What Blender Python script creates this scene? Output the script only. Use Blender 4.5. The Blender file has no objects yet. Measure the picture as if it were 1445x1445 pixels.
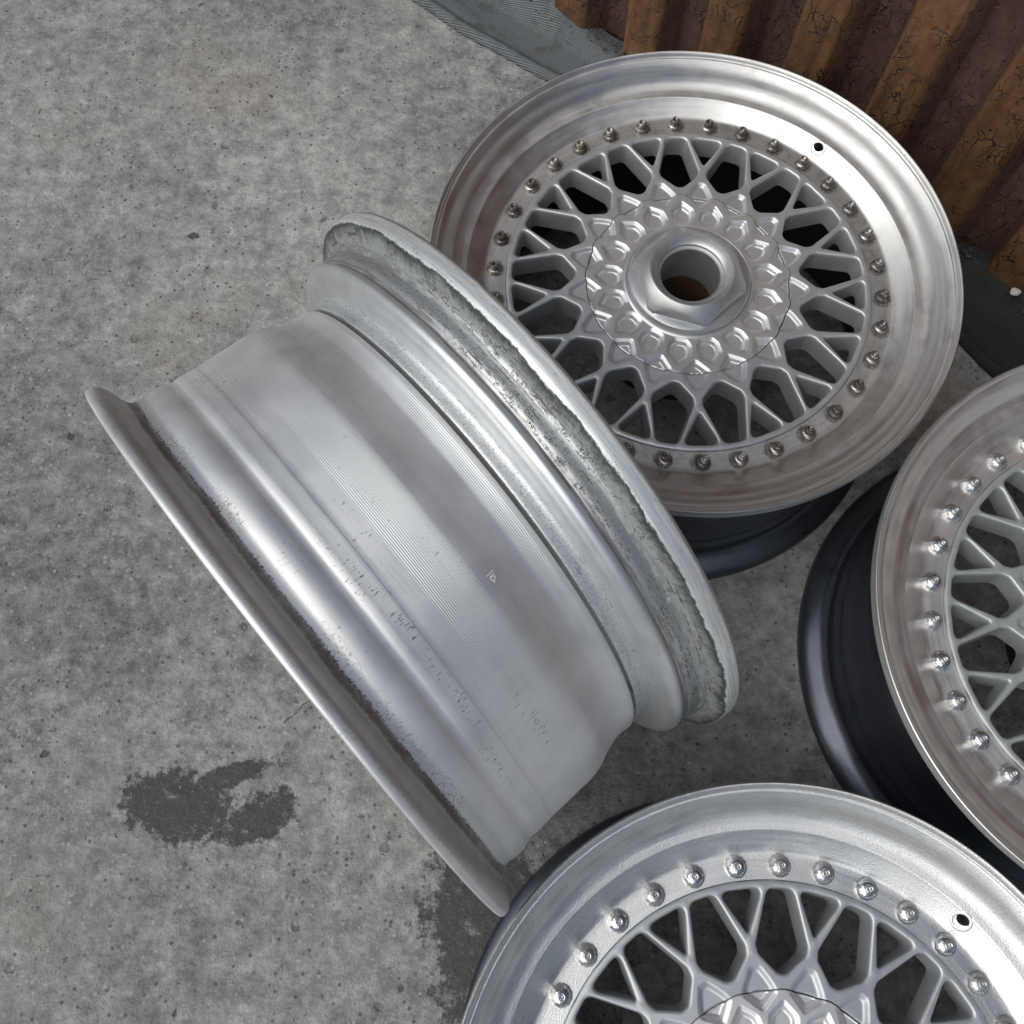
import bpy, bmesh, math, random
import numpy as np
from mathutils import Matrix, Vector
from mathutils.geometry import delaunay_2d_cdt
PI = math.pi
rng = random.Random(7)
S = bpy.context.scene
COL = S.collection

# ------------------------------------------------------------------ camera, sky, sun, exposure
cd = bpy.data.cameras.new('camera'); cam = bpy.data.objects.new('camera', cd); COL.objects.link(cam)
cd.sensor_width = 36.0; cd.sensor_fit = 'HORIZONTAL'
cd.angle = math.radians(55.771); cd.clip_start = 0.01; cd.clip_end = 500
cam.matrix_world = Matrix(((0.9999753, -0.0054770, -0.0044007, -0.163428),
                           (0.0037389, 0.9451276, -0.3266801, -0.487180),
                           (0.0059484, 0.3266556, 0.9451247, 0.946448),
                           (0, 0, 0, 1)))
S.camera = cam

SUN_EL, SUN_AZ = math.radians(52), math.radians(240)      # azimuth clockwise from +Y
W = bpy.data.worlds.new('World'); S.world = W; W.use_nodes = True
wn = W.node_tree; bg = wn.nodes['Background']
sky = wn.nodes.new('ShaderNodeTexSky'); sky.sky_type = 'NISHITA'; sky.sun_disc = False
sky.sun_elevation = SUN_EL; sky.sun_rotation = SUN_AZ
sky.air_density = 1.0; sky.dust_density = 4.0; sky.ozone_density = 1.0
hs = wn.nodes.new('ShaderNodeHueSaturation'); hs.inputs['Saturation'].default_value = 0.85
wn.links.new(sky.outputs[0], hs.inputs['Color']); wn.links.new(hs.outputs[0], bg.inputs['Color'])
bg.inputs['Strength'].default_value = 0.052
sd = bpy.data.lights.new('sun', 'SUN'); sun = bpy.data.objects.new('sun', sd); COL.objects.link(sun)
sd.energy = 1.5; sd.angle = math.radians(74); sd.color = (0.975, 1.0, 0.965)
dvec = Vector((math.sin(SUN_AZ) * math.cos(SUN_EL), math.cos(SUN_AZ) * math.cos(SUN_EL), math.sin(SUN_EL)))
sun.rotation_euler = dvec.to_track_quat('Z', 'Y').to_euler(); sun.location = dvec * 5
vs = S.view_settings; vs.view_transform = 'Standard'; vs.look = 'None'; vs.gamma = 1.0; vs.use_curve_mapping = False
vs.exposure = 0.47
S.cycles.use_denoising = True
S.cycles.max_bounces = 5; S.cycles.glossy_bounces = 4; S.cycles.diffuse_bounces = 1
S.cycles.use_adaptive_sampling = True; S.cycles.adaptive_threshold = 0.02

# ------------------------------------------------------------------ node helpers
class Mat:
    def __init__(s, name):
        s.m = bpy.data.materials.new(name); s.m.use_nodes = True; s.t = s.m.node_tree
        s.b = s.t.nodes['Principled BSDF']; s.tc = None
    def put(s, sock, v):
        if isinstance(v, bpy.types.NodeSocket): s.t.links.new(v, sock)
        elif v is not None:
            if sock.type == 'RGBA' and len(v) == 3: v = (*v, 1)
            sock.default_value = v
    def nd(s, typ, props={}, **ins):
        n = s.t.nodes.new(typ)
        for k, v in props.items(): setattr(n, k, v)
        for k, v in ins.items(): s.put(n.inputs[int(k[1:])] if k[0] == '_' and k[1:].isdigit() else n.inputs[k.replace('_', ' ')], v)
        return n
    def obj(s):
        if not s.tc: s.tc = s.t.nodes.new('ShaderNodeTexCoord')
        return s.tc.outputs['Object']
    def math(s, op, a, b=0.0, c=0.0, clamp=False):
        return s.nd('ShaderNodeMath', {'operation': op, 'use_clamp': clamp}, _0=a, _1=b, _2=c).outputs[0]
    def sep(s, v):
        n = s.nd('ShaderNodeSeparateXYZ', {}, _0=v); return n.outputs
    def comb(s, x, y, z): return s.nd('ShaderNodeCombineXYZ', {}, _0=x, _1=y, _2=z).outputs[0]
    def scale(s, v, sx, sy, sz): return s.nd('ShaderNodeMapping', {}, Vector=v, Scale=(sx, sy, sz)).outputs[0]
    def noise(s, v, sc, det=3.0, ro=0.55, dist=0.0, col=False):
        n = s.nd('ShaderNodeTexNoise', {}, Vector=v, Scale=sc, Detail=det, Roughness=ro, Distortion=dist)
        return n.outputs['Color' if col else 'Fac']
    def vor(s, v, sc, feat='F1', out='Distance', rnd=1.0):
        n = s.nd('ShaderNodeTexVoronoi', {'feature': feat}, Vector=v, Scale=sc, Randomness=rnd); return n.outputs[out]
    def step(s, v, lo, hi, a=0.0, b=1.0):
        n = s.nd('ShaderNodeMapRange', {'interpolation_type': 'SMOOTHSTEP'}, _0=v, _1=lo, _2=hi, _3=a, _4=b); return n.outputs[0]
    def lin(s, v, lo, hi, a=0.0, b=1.0):
        return s.nd('ShaderNodeMapRange', {}, _0=v, _1=lo, _2=hi, _3=a, _4=b).outputs[0]
    def band(s, v, lo, hi, w): return s.math('MULTIPLY', s.step(v, lo - w, lo + w), s.step(v, hi - w, hi + w, 1.0, 0.0))
    def mix(s, f, a, b):
        n = s.nd('ShaderNodeMix', {'data_type': 'RGBA'}); s.put(n.inputs[0], f); s.put(n.inputs[6], a); s.put(n.inputs[7], b); return n.outputs[2]
    def mixf(s, f, a, b):
        n = s.nd('ShaderNodeMix', {'data_type': 'FLOAT'}); s.put(n.inputs[0], f); s.put(n.inputs[2], a); s.put(n.inputs[3], b); return n.outputs[0]
    def ramp(s, f, stops):
        n = s.t.nodes.new('ShaderNodeValToRGB'); s.put(n.inputs[0], f); e = n.color_ramp.elements
        while len(e) < len(stops): e.new(0.5)
        for el, (p, c) in zip(e, stops): el.position = p; el.color = (*c, 1)
        return n.outputs[0]
    def bump(s, h, strength=1.0, dist=0.001, nrm=None):
        n = s.nd('ShaderNodeBump', {}, Strength=strength, Distance=dist, Height=h)
        if nrm is not None: s.put(n.inputs['Normal'], nrm)
        return n.outputs[0]
    def out(s, **k):
        for a, v in k.items(): s.put(s.b.inputs[a.replace('_', ' ')], v)
        return s.m
    def polar(s):
        x, y, z = s.sep(s.obj()); r = s.math('SQRT', s.math('ADD', s.math('MULTIPLY', x, x), s.math('MULTIPLY', y, y)))
        cx = s.math('DIVIDE', x, r); cy = s.math('DIVIDE', y, r)
        return r, cx, cy, z
    def wrap(s, cx, cy, w, ka, kw):    # seamless noise space: slow round the wheel, fast across
        return s.comb(s.math('MULTIPLY', cx, ka), s.math('MULTIPLY', cy, ka), s.math('MULTIPLY', w, kw))

HW = 0.2155    # overall wheel width

# ------------------------------------------------------------------ materials
def lip_material(name, base, rough, dirt, grain, aniso=0.3):
    m = Mat(name); r, cx, cy, z = m.polar()
    rz = m.math('ADD', r, m.math('MULTIPLY', z, 0.6))
    streak = m.noise(m.wrap(cx, cy, rz, 1.3, 2600), 1.0, 3, 0.6)
    streak2 = m.noise(m.wrap(cx, cy, rz, 3.0, 420), 1.0, 4, 0.6)
    blot = m.noise(m.obj(), 34, 6, 0.62)
    speck = m.noise(m.obj(), 900, 2, 0.6)
    c = m.mix(m.step(streak2, 0.3, 0.75), tuple(k * 0.9 for k in base), base)
    c = m.mix(m.math('MULTIPLY', m.step(blot, 0.52, 0.75), 0.35), c, tuple(k * 0.62 for k in base))
    c = m.mix(m.math('MULTIPLY', m.step(speck, 0.66, 0.74), 0.4 + grain * 0.3), c, (0.22, 0.21, 0.19))
    ro = m.mixf(m.step(blot, 0.3, 0.7), rough - 0.05, rough + 0.10)
    ro = m.math('ADD', ro, m.math('MULTIPLY', m.math('SUBTRACT', streak2, 0.5), 0.22))
    if dirt:
        # grime baked on round the bolts: two-cells-per-spoke spacing, stronger against the bolt heads
        ang = m.math('ARCTAN2', cy, cx)
        q = m.math('ABSOLUTE', m.math('SINE', m.math('MULTIPLY', ang, 17.0)))     # 0 at each bolt
        latd = m.math('MULTIPLY', m.math('ARCSINE', q), 0.1767 / 17.0)
        rd = m.math('SUBTRACT', r, 0.1767)
        dd = m.math('SQRT', m.math('ADD', m.math('MULTIPLY', latd, latd), m.math('MULTIPLY', rd, rd)))
        nz = m.noise(m.obj(), 160, 5, 0.7); nz2 = m.noise(m.obj(), 420, 4, 0.75)
        dj = m.math('ADD', dd, m.math('MULTIPLY', m.math('SUBTRACT', nz, 0.5), 0.014))
        near = m.step(dj, 0.0065, 0.0105, 1.0, 0.0)
        band = m.math('MULTIPLY', m.band(r, 0.164, 0.186, 0.0022), m.step(nz, 0.35, 0.65))
        k = m.math('ADD', m.math('MULTIPLY', near, dirt), m.math('MULTIPLY', band, 0.5 * dirt), clamp=True)
        k = m.math('MULTIPLY', k, m.step(nz2, 0.25, 0.6, 0.45, 1.0))
        c = m.mix(k, c, (0.085, 0.070, 0.055)); ro = m.mixf(k, ro, 0.62)
        met = m.mixf(k, 1.0, 0.25)
        # dents and nicks on the outer edge
        nick = m.math('MULTIPLY', m.step(r, 0.2285, 0.230), m.step(m.noise(m.obj(), 110, 3, 0.7), 0.70, 0.74))
        c = m.mix(nick, c, (0.06, 0.055, 0.05))
    else: met = 1.0
    g = m.noise(m.obj(), 1500 if grain < 0.5 else 900, 2, 0.6)
    if grain > 0.5: c = m.mix(m.math('MULTIPLY', m.step(g, 0.46, 0.60), m.step(blot, 0.40, 0.60, 0.06, 0.32)), c, tuple(k * 0.5 for k in base))
    h = m.math('ADD', m.math('MULTIPLY', streak, 0.5), m.math('MULTIPLY', g, grain * 3.0))
    m.out(Base_Color=c, Metallic=met, Roughness=ro, Normal=m.bump(h, 0.22 + 0.10 * grain, 0.00035), Anisotropic=aniso)
    tg = m.nd('ShaderNodeTangent', {'direction_type': 'RADIAL', 'axis': 'Z'})
    m.t.links.new(tg.outputs[0], m.b.inputs['Tangent'])
    return m.m

def worn_rim_material():          # tyre side of the outer half: paint, rubber residue, scuffs
    m = Mat('worn_silver_rim'); r, cx, cy, z = m.polar()
    a = m.math('SUBTRACT', HW, z)
    nA = m.noise(m.wrap(cx, cy, a, 22, 260), 1.0, 4, 0.72)
    nB = m.noise(m.wrap(cx, cy, a, 60, 700), 1.0, 3, 0.75)
    nC = m.noise(m.wrap(cx, cy, a, 7, 900), 1.0, 3, 0.7)
    nD = m.noise(m.obj(), 900, 2, 0.75)
    nE = m.noise(m.obj(), 60, 2, 0.7)
    nF = m.noise(m.wrap(cx, cy, a, 9, 40), 1.0, 3, 0.6)
    aj = m.math('ADD', a, m.math('MULTIPLY', m.math('SUBTRACT', nB, 0.5), 0.0035))
    aj = m.math('ADD', aj, m.math('MULTIPLY', m.math('SUBTRACT', nF, 0.5), 0.0045))
    ajs = m.math('ADD', m.math('ADD', a, m.math('MULTIPLY', m.math('SUBTRACT', nB, 0.5), 0.0030)), m.math('MULTIPLY', m.math('SUBTRACT', nF, 0.5), 0.0050))
    c = m.mix(m.step(nE, 0.3, 0.7), (0.62, 0.64, 0.655), (0.70, 0.715, 0.73))
    # bright chalky lip, bare brownish metal on its very edge
    lip = m.step(ajs, 0.0124, 0.0134, 1.0, 0.0)
    lc = m.mix(m.step(nC, 0.35, 0.65), (0.60, 0.62, 0.63), (0.82, 0.84, 0.845))
    lc = m.mix(m.math('MULTIPLY', m.step(nD, 0.60, 0.66), m.step(nA, 0.52, 0.60)), lc, (0.22, 0.22, 0.21))
    c = m.mix(lip, c, lc)
    edge = m.step(m.math('ADD', a, m.math('MULTIPLY', m.math('SUBTRACT', nA, 0.5), 0.003)), 0.0020, 0.0026, 1.0, 0.0)
    c = m.mix(m.math('MULTIPLY', edge, 0.8), c, (0.34, 0.31, 0.285))
    # dark rubber line inside the flange
    wid = m.lin(m.noise(m.wrap(cx, cy, 0.0, 5, 1), 1.0, 4, 0.7), 0.36, 0.66, 0.0158, 0.0200)
    dark = m.math('MULTIPLY', m.step(ajs, 0.0123, 0.0134), m.step(m.math('SUBTRACT', aj, wid), -0.0008, 0.0008, 1.0, 0.0))
    dark = m.math('MULTIPLY', dark, m.step(nC, 0.30, 0.46, 0.82, 1.0))
    dkc = m.mix(m.step(nB, 0.55, 0.78), (0.030, 0.036, 0.035), (0.11, 0.118, 0.108))
    c = m.mix(m.math('MULTIPLY', dark, 0.98), c, dkc)
    # scuffed bead seat
    c = m.mix(m.math('MULTIPLY', m.band(aj, 0.0150, 0.0325, 0.0012), 0.75), c, m.mix(nA, (0.24, 0.25, 0.255), (0.50, 0.515, 0.52)))
    seat = m.band(aj, 0.0150, 0.0318, 0.0010)
    sc = m.math('MULTIPLY', seat, m.math('MAXIMUM', m.math('MULTIPLY', m.step(nC, 0.54, 0.62), m.step(nA, 0.36, 0.5)), m.math('MULTIPLY', m.step(nA, 0.50, 0.56), m.step(nD, 0.46, 0.56))))
    c = m.mix(m.math('MULTIPLY', sc, 0.88), c, (0.055, 0.055, 0.048))
    chalk = m.math('MULTIPLY', m.band(aj, 0.0194, 0.0222, 0.0007), m.step(nA, 0.42, 0.6))
    c = m.mix(m.math('MULTIPLY', chalk, 0.75), c, (0.50, 0.51, 0.50))
    groove = m.math('MULTIPLY', m.band(aj, 0.0312, 0.0352, 0.0007), m.step(nC, 0.30, 0.6))
    c = m.mix(m.math('MULTIPLY', groove, 0.7), c, (0.15, 0.125, 0.11))
    # speckled strip
    strip = m.band(a, 0.0468, 0.060, 0.0005)
    sp = m.math('MULTIPLY', strip, m.step(m.noise(m.obj(), 1000, 2, 0.8), 0.52, 0.60))
    c = m.mix(m.math('MULTIPLY', sp, 0.6), c, (0.20, 0.22, 0.22))
    st2 = m.math('MULTIPLY', strip, m.math('MULTIPLY', m.step(nC, 0.60, 0.66), m.step(nD, 0.4, 0.6)))
    c = m.mix(st2, c, (0.12, 0.11, 0.10))
    ro = m.mixf(lip, 0.38, 0.40); ro = m.mixf(dark, ro, 0.55); ro = m.mixf(sc, ro, 0.75); ro = m.mixf(strip, ro, 0.5)
    met = m.mixf(lip, 0.75, 0.55); met = m.mixf(dark, met, 0.1); met = m.mixf(sc, met, 0.1)
    h = m.math('ADD', m.math('MULTIPLY', nC, 0.5), m.math('MULTIPLY', m.math('SUBTRACT', 1.0, m.math('MAXIMUM', sc, dark)), 0.8))
    h = m.math('ADD', h, m.math('MULTIPLY', m.math('MULTIPLY', lip, nD), 0.5))
    return m.out(Base_Color=c, Metallic=met, Roughness=ro, Normal=m.bump(h, 0.35, 0.0005))

def barrel_material(name='machined_barrel', tint=None):
    m = Mat(name); r, cx, cy, z = m.polar()
    a = m.math('SUBTRACT', HW, z)
    nE = m.noise(m.obj(), 26, 5, 0.65); nD = m.noise(m.obj(), 700, 4, 0.7)
    nC = m.noise(m.wrap(cx, cy, a, 6, 900), 1.0, 4, 0.65)
    # short scuff dashes run across the turning marks
    nS = m.noise(m.wrap(cx, cy, a, 150, 190), 1.0, 3, 0.6)
    patch = m.noise(m.wrap(cx, cy, a, 3.4, 46), 1.0, 3, 0.55)
    c = m.mix(m.step(nE, 0.3, 0.7), (0.78, 0.782, 0.785), (0.86, 0.86, 0.862))
    c = m.mix(m.math('MULTIPLY', m.step(nC, 0.55, 0.8), 0.35), c, (0.42, 0.41, 0.41))
    smear = m.noise(m.wrap(cx, cy, a, 9, 22), 1.0, 3, 0.55)
    c = m.mix(m.math('MULTIPLY', m.step(smear, 0.57, 0.66), 0.2), c, (0.86, 0.86, 0.84))
    ang = m.math('ARCTAN2', cy, cx); blob = None
    for (t0, a0, wt, wa) in ((1.72, .1610, .11, .0060), (1.82, .1580, .10, .0065), (1.93, .1540, .12, .0060), (.97, .1470, .08, .0080), (.86, .1540, .09, .0060), (2.21, .1540, .16, .0050), (2.46, .1600, .14, .0050), (2.46, .1270, .14, .0060), (1.45, .1870, .10, .0025)):
        du = m.math('MULTIPLY', m.math('SUBTRACT', ang, t0), 1 / wt); da = m.math('MULTIPLY', m.math('SUBTRACT', a, a0), 1 / wa)
        d2 = m.math('ADD', m.math('MULTIPLY', du, du), m.math('MULTIPLY', da, da))
        blob = d2 if blob is None else m.math('MINIMUM', blob, d2)
    bl = m.step(blob, 0.1, 1.6, 1.0, 0.0)
    nS2 = m.noise(m.wrap(cx, cy, a, 190, 210), 1.0, 3, 0.65)
    scb = m.math('MULTIPLY', m.step(m.math('ADD', nS2, m.math('MULTIPLY', bl, 0.10)), 0.685, 0.74), m.step(blob, 1.2, 2.0, 1.0, 0.0))
    sc = m.math('MULTIPLY', m.step(nS, 0.62, 0.68), m.step(patch, 0.60, 0.68))
    sc = m.math('MAXIMUM', m.math('MULTIPLY', sc, m.step(nD, 0.36, 0.5)), scb)
    hair = m.math('MULTIPLY', m.step(m.noise(m.wrap(cx, cy, a, 2.2, 1500), 1.0, 2, 0.6), 0.68, 0.74), m.step(patch, 0.45, 0.6))
    c = m.mix(m.math('MULTIPLY', hair, 0.45), c, (0.30, 0.28, 0.27))
    aj = m.math('ADD', a, m.math('MULTIPLY', m.math('SUBTRACT', nS, 0.5), 0.0035))
    aj = m.math('ADD', aj, m.math('MULTIPLY', m.math('SUBTRACT', patch, 0.5), 0.005))
    seat = m.math('MULTIPLY', m.band(aj, 0.1855, 0.1945, 0.0012), m.math('MULTIPLY', m.step(nD, 0.50, 0.62), m.step(nE, 0.40, 0.58)))
    fil = m.math('MULTIPLY', m.band(aj, 0.1942, 0.1988, 0.0012), m.step(nE, 0.2, 0.6, 0.45, 1.0))
    edge = m.math('MULTIPLY', m.band(aj, 0.1934, 0.1947, 0.0004), m.math('MULTIPLY', m.step(nC, 0.40, 0.55), m.step(nD, 0.42, 0.56)))
    lipsc = m.math('MULTIPLY', m.step(aj, 0.203, 0.206), m.math('MULTIPLY', m.step(patch, 0.58, 0.70), m.step(nD, 0.52, 0.62)))
    c = m.mix(m.math('MULTIPLY', seat, 0.6), c, (0.22, 0.20, 0.18))
    c = m.mix(m.math('MULTIPLY', fil, 0.3 if tint else 0.88), c, (0.105, 0.068, 0.045))
    fl = m.band(aj, 0.1995, 0.2100, 0.0012)  # rear flange wall: grime and a brown reflection, both put in as colour
    c = m.mix(m.math('MULTIPLY', fl, m.step(nE, 0.25, 0.7, 0.35, 0.75) if not tint else 0.15), c, (0.42, 0.375, 0.345))
    c = m.mix(m.math('MULTIPLY', lipsc, 0.7), c, (0.26, 0.24, 0.21))
    c = m.mix(m.math('MULTIPLY', sc, 0.85), c, (0.07, 0.06, 0.052))
    c = m.mix(edge, c, (0.045, 0.04, 0.035))
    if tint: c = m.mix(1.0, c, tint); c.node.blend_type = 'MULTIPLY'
    rib = m.math('SINE', m.math('MULTIPLY', a, 2 * PI / 0.00132))
    rm = m.math('MAXIMUM', m.band(a, 0.0615, 0.076, 0.0006), m.band(a, 0.106, 0.134, 0.001))
    h = m.math('ADD', m.math('MULTIPLY', m.math('MULTIPLY', rib, rm), 0.20), m.math('MULTIPLY', nC, 0.20))
    h = m.math('ADD', h, m.math('MULTIPLY', m.noise(m.obj(), 1600, 2, 0.6), 0.14))
    met = m.mixf(m.math('MAXIMUM', sc, m.math('MAXIMUM', fil, edge)), 0.85, 0.3)
    ro = m.mixf(m.step(nE, 0.3, 0.7), 0.48, 0.56) if not tint else m.mixf(m.step(nE, 0.3, 0.7), 0.26, 0.40)
    return m.out(Base_Color=c, Metallic=met, Roughness=ro, Normal=m.bump(h, 0.5, 0.0006), Anisotropic=0.25)

def paint_material(name, base, rough, met, grain=0.35):
    m = Mat(name); n1 = m.noise(m.obj(), 70, 5, 0.65); n2 = m.noise(m.obj(), 1400, 2, 0.6)
    c = m.mix(m.step(n1, 0.3, 0.7), tuple(k * 0.9 for k in base), base)
    c = m.mix(m.math('MULTIPLY', m.step(m.noise(m.obj(), 240, 4, 0.7), 0.62, 0.72), 0.3), c, tuple(k * 0.5 for k in base))
    ro = m.mixf(n1, rough - 0.06, rough + 0.08)
    return m.out(Base_Color=c, Metallic=met, Roughness=ro, Normal=m.bump(n2, grain, 0.0003))

def bolt_material(name, base, dark, rough, amount):
    m = Mat(name); oi = m.nd('ShaderNodeObjectInfo')
    v = m.nd('ShaderNodeVectorMath', {'operation': 'ADD'}, _0=m.obj()); m.t.links.new(oi.outputs['Random'], v.inputs[1])
    n = m.noise(v.outputs[0], 420, 4, 0.65)
    k = m.math('MULTIPLY', m.step(m.math('ADD', n, m.lin(oi.outputs['Random'], 0, 1, -0.14, 0.14)), 0.42, 0.6), amount)
    return m.out(Base_Color=m.mix(k, base, dark), Metallic=m.mixf(k, 1.0, 0.6), Roughness=m.mixf(k, rough, rough + 0.2))

def concrete_material():
    m = Mat('worn_concrete'); P = m.obj()
    big = m.noise(P, 2.2, 4, 0.6); mid = m.noise(P, 42, 5, 0.70); fine = m.noise(P, 120, 4, 0.72); grit = m.noise(P, 400, 3, 0.7)
    warm = m.noise(P, 4.5, 5, 0.62)
    f = m.math('ADD', m.math('MULTIPLY', mid, 0.44), m.math('ADD', m.math('MULTIPLY', fine, 0.20), m.math('MULTIPLY', big, 0.40)))
    c = m.ramp(f, [(0.41, (0.115, 0.116, 0.118)), (0.49, (0.215, 0.216, 0.215)), (0.56, (0.315, 0.316, 0.312)), (0.65, (0.49, 0.49, 0.48))])
    lime = m.math('MULTIPLY', m.step(m.math('ADD', m.noise(P, 6.5, 6, 0.72), m.math('MULTIPLY', m.math('SUBTRACT', fine, 0.5), 0.25)), 0.56, 0.64), 0.40)
    c = m.mix(lime, c, m.mix(fine, (0.27, 0.27, 0.265), (0.52, 0.52, 0.51)))
    c = m.mix(m.math('MULTIPLY', m.step(warm, 0.50, 0.66), 0.42), c, m.mix(fine, (0.135, 0.120, 0.105), (0.34, 0.305, 0.27)))
    c = m.mix(m.math('MULTIPLY', m.step(m.noise(P, 13, 5, 0.72), 0.59, 0.68), 0.45), c, (0.115, 0.113, 0.122))
    # aggregate grains of slightly different tone
    va = m.nd('ShaderNodeTexVoronoi', {'feature': 'F1'}, Vector=P, Scale=210.0, Randomness=1.0)
    vr = m.sep(va.outputs['Color'])
    c = m.mix(m.math('MULTIPLY', m.step(vr[0], 0.78, 0.9), m.step(va.outputs['Distance'], 0.25, 0.5, 0.75, 0.0)), c, m.mix(m.step(vr[1], 0.4, 0.6), (0.06, 0.06, 0.066), (0.38, 0.375, 0.36)))
    c = m.mix(m.math('MULTIPLY', m.step(grit, 0.58, 0.68), 0.55), c, (0.075, 0.075, 0.078))
    c = m.mix(m.math('MULTIPLY', m.step(grit, 0.42, 0.32), 0.40), c, (0.48, 0.48, 0.47))
    # little dark pits and stones set in the surface
    vn = m.nd('ShaderNodeTexVoronoi', {'feature': 'F1'}, Vector=P, Scale=40.0, Randomness=1.0)
    rnd = m.sep(vn.outputs['Color'])
    size = m.lin(rnd[0], 0.55, 1.0, 0.0, 0.20)
    dj = m.math('ADD', vn.outputs['Distance'], m.math('MULTIPLY', m.math('SUBTRACT', fine, 0.5), 0.75))
    pit = m.math('MULTIPLY', m.step(m.math('SUBTRACT', dj, size), -0.05, 0.02, 1.0, 0.0), m.math('GREATER_THAN', m.math('ADD', rnd[0], m.math('MULTIPLY', m.math('SUBTRACT', big, 0.5), 0.6)), 0.78))
    c = m.mix(m.math('MULTIPLY', pit, m.lin(rnd[1], 0, 1, 0.0, 0.85)), c, m.mix(rnd[2], (0.045, 0.045, 0.052), (0.11, 0.105, 0.10)))
    vl = m.nd('ShaderNodeTexVoronoi', {'feature': 'F1'}, Vector=m.scale(P, 1, 1.15, 1), Scale=95.0, Randomness=1.0)
    r2 = m.sep(vl.outputs['Color'])
    stone = m.math('MULTIPLY', m.step(vl.outputs['Distance'], 0.12, 0.22, 1.0, 0.0), m.math('GREATER_THAN', r2[0], 0.955))
    c = m.mix(m.math('MULTIPLY', stone, 0.6), c, (0.50, 0.49, 0.47))
    # two tarry patches with ragged edges
    x, y, z = m.sep(P); tar = None
    for (px, py, ax, ay, rot) in ((-0.470, -0.452, 0.048, 0.030, -0.25), (-0.392, -0.462, 0.034, 0.020, 0.55), (-0.425, -0.425, 0.035, 0.010, 0.3), (-0.178, -0.560, 0.050, 0.085, 0.2), (-0.165, -0.60, 0.05, 0.05, 0)):
        dx = m.math('SUBTRACT', x, px); dy = m.math('SUBTRACT', y, py)
        u = m.math('ADD', m.math('MULTIPLY', dx, math.cos(rot) / ax), m.math('MULTIPLY', dy, math.sin(rot) / ax))
        v = m.math('ADD', m.math('MULTIPLY', dx, -math.sin(rot) / ay), m.math('MULTIPLY', dy, math.cos(rot) / ay))
        d = m.math('SQRT', m.math('ADD', m.math('MULTIPLY', u, u), m.math('MULTIPLY', v, v)))
        tar = d if tar is None else m.math('SMOOTH_MIN', tar, d, 0.25)
    rag = m.math('ADD', m.math('MULTIPLY', m.math('SUBTRACT', m.noise(P, 30, 5, 0.70), 0.5), 1.7), m.math('MULTIPLY', m.math('SUBTRACT', fine, 0.5), 0.7))
    tk = m.step(m.math('ADD', tar, rag), 0.86, 1.20, 1.0, 0.0)
    tk = m.math('MULTIPLY', tk, m.math('MULTIPLY', m.step(grit, 0.30, 0.42, 0.35, 1.0), m.step(m.noise(P, 55, 4, 0.7), 0.32, 0.44, 0.35, 1.0)))
    c = m.mix(m.math('MULTIPLY', tk, 0.96), c, m.mix(fine, (0.030, 0.030, 0.031), (0.085, 0.085, 0.087)))
    wobx = m.math('MULTIPLY', m.math('SUBTRACT', m.noise(P, 45, 3, 0.6), 0.5), 0.016)
    cu = m.math('ADD', m.math('MULTIPLY', m.math('SUBTRACT', x, -0.352), 0.74), m.math('MULTIPLY', m.math('SUBTRACT', y, -0.352), 0.67))
    cv = m.math('ADD', m.math('ADD', m.math('MULTIPLY', m.math('SUBTRACT', x, -0.352), -0.67), m.math('MULTIPLY', m.math('SUBTRACT', y, -0.352), 0.74)), wobx)
    crack = m.math('MULTIPLY', m.step(m.math('ABSOLUTE', cv), 0.0004, 0.0012, 1.0, 0.0), m.band(cu, -0.035, 0.12, 0.006))
    crack = m.math('MULTIPLY', crack, m.step(fine, 0.36, 0.48))
    c = m.mix(m.math('MULTIPLY', crack, 0.85), c, (0.05, 0.05, 0.05))
    h = m.math('ADD', m.math('MULTIPLY', fine, 0.9), m.math('MULTIPLY', grit, 0.35))
    h = m.math('ADD', h, m.math('MULTIPLY', mid, 1.2))
    h = m.math('SUBTRACT', h, m.math('MULTIPLY', pit, 0.5))
    h = m.math('SUBTRACT', h, m.math('MULTIPLY', tk, 0.35))
    h = m.math('ADD', h, m.math('MULTIPLY', stone, 0.15))
    return m.out(Base_Color=c, Roughness=m.mixf(tk, 0.86, 0.7), Specular_IOR_Level=0.35, Normal=m.bump(h, 0.8, 0.0024))

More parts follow.
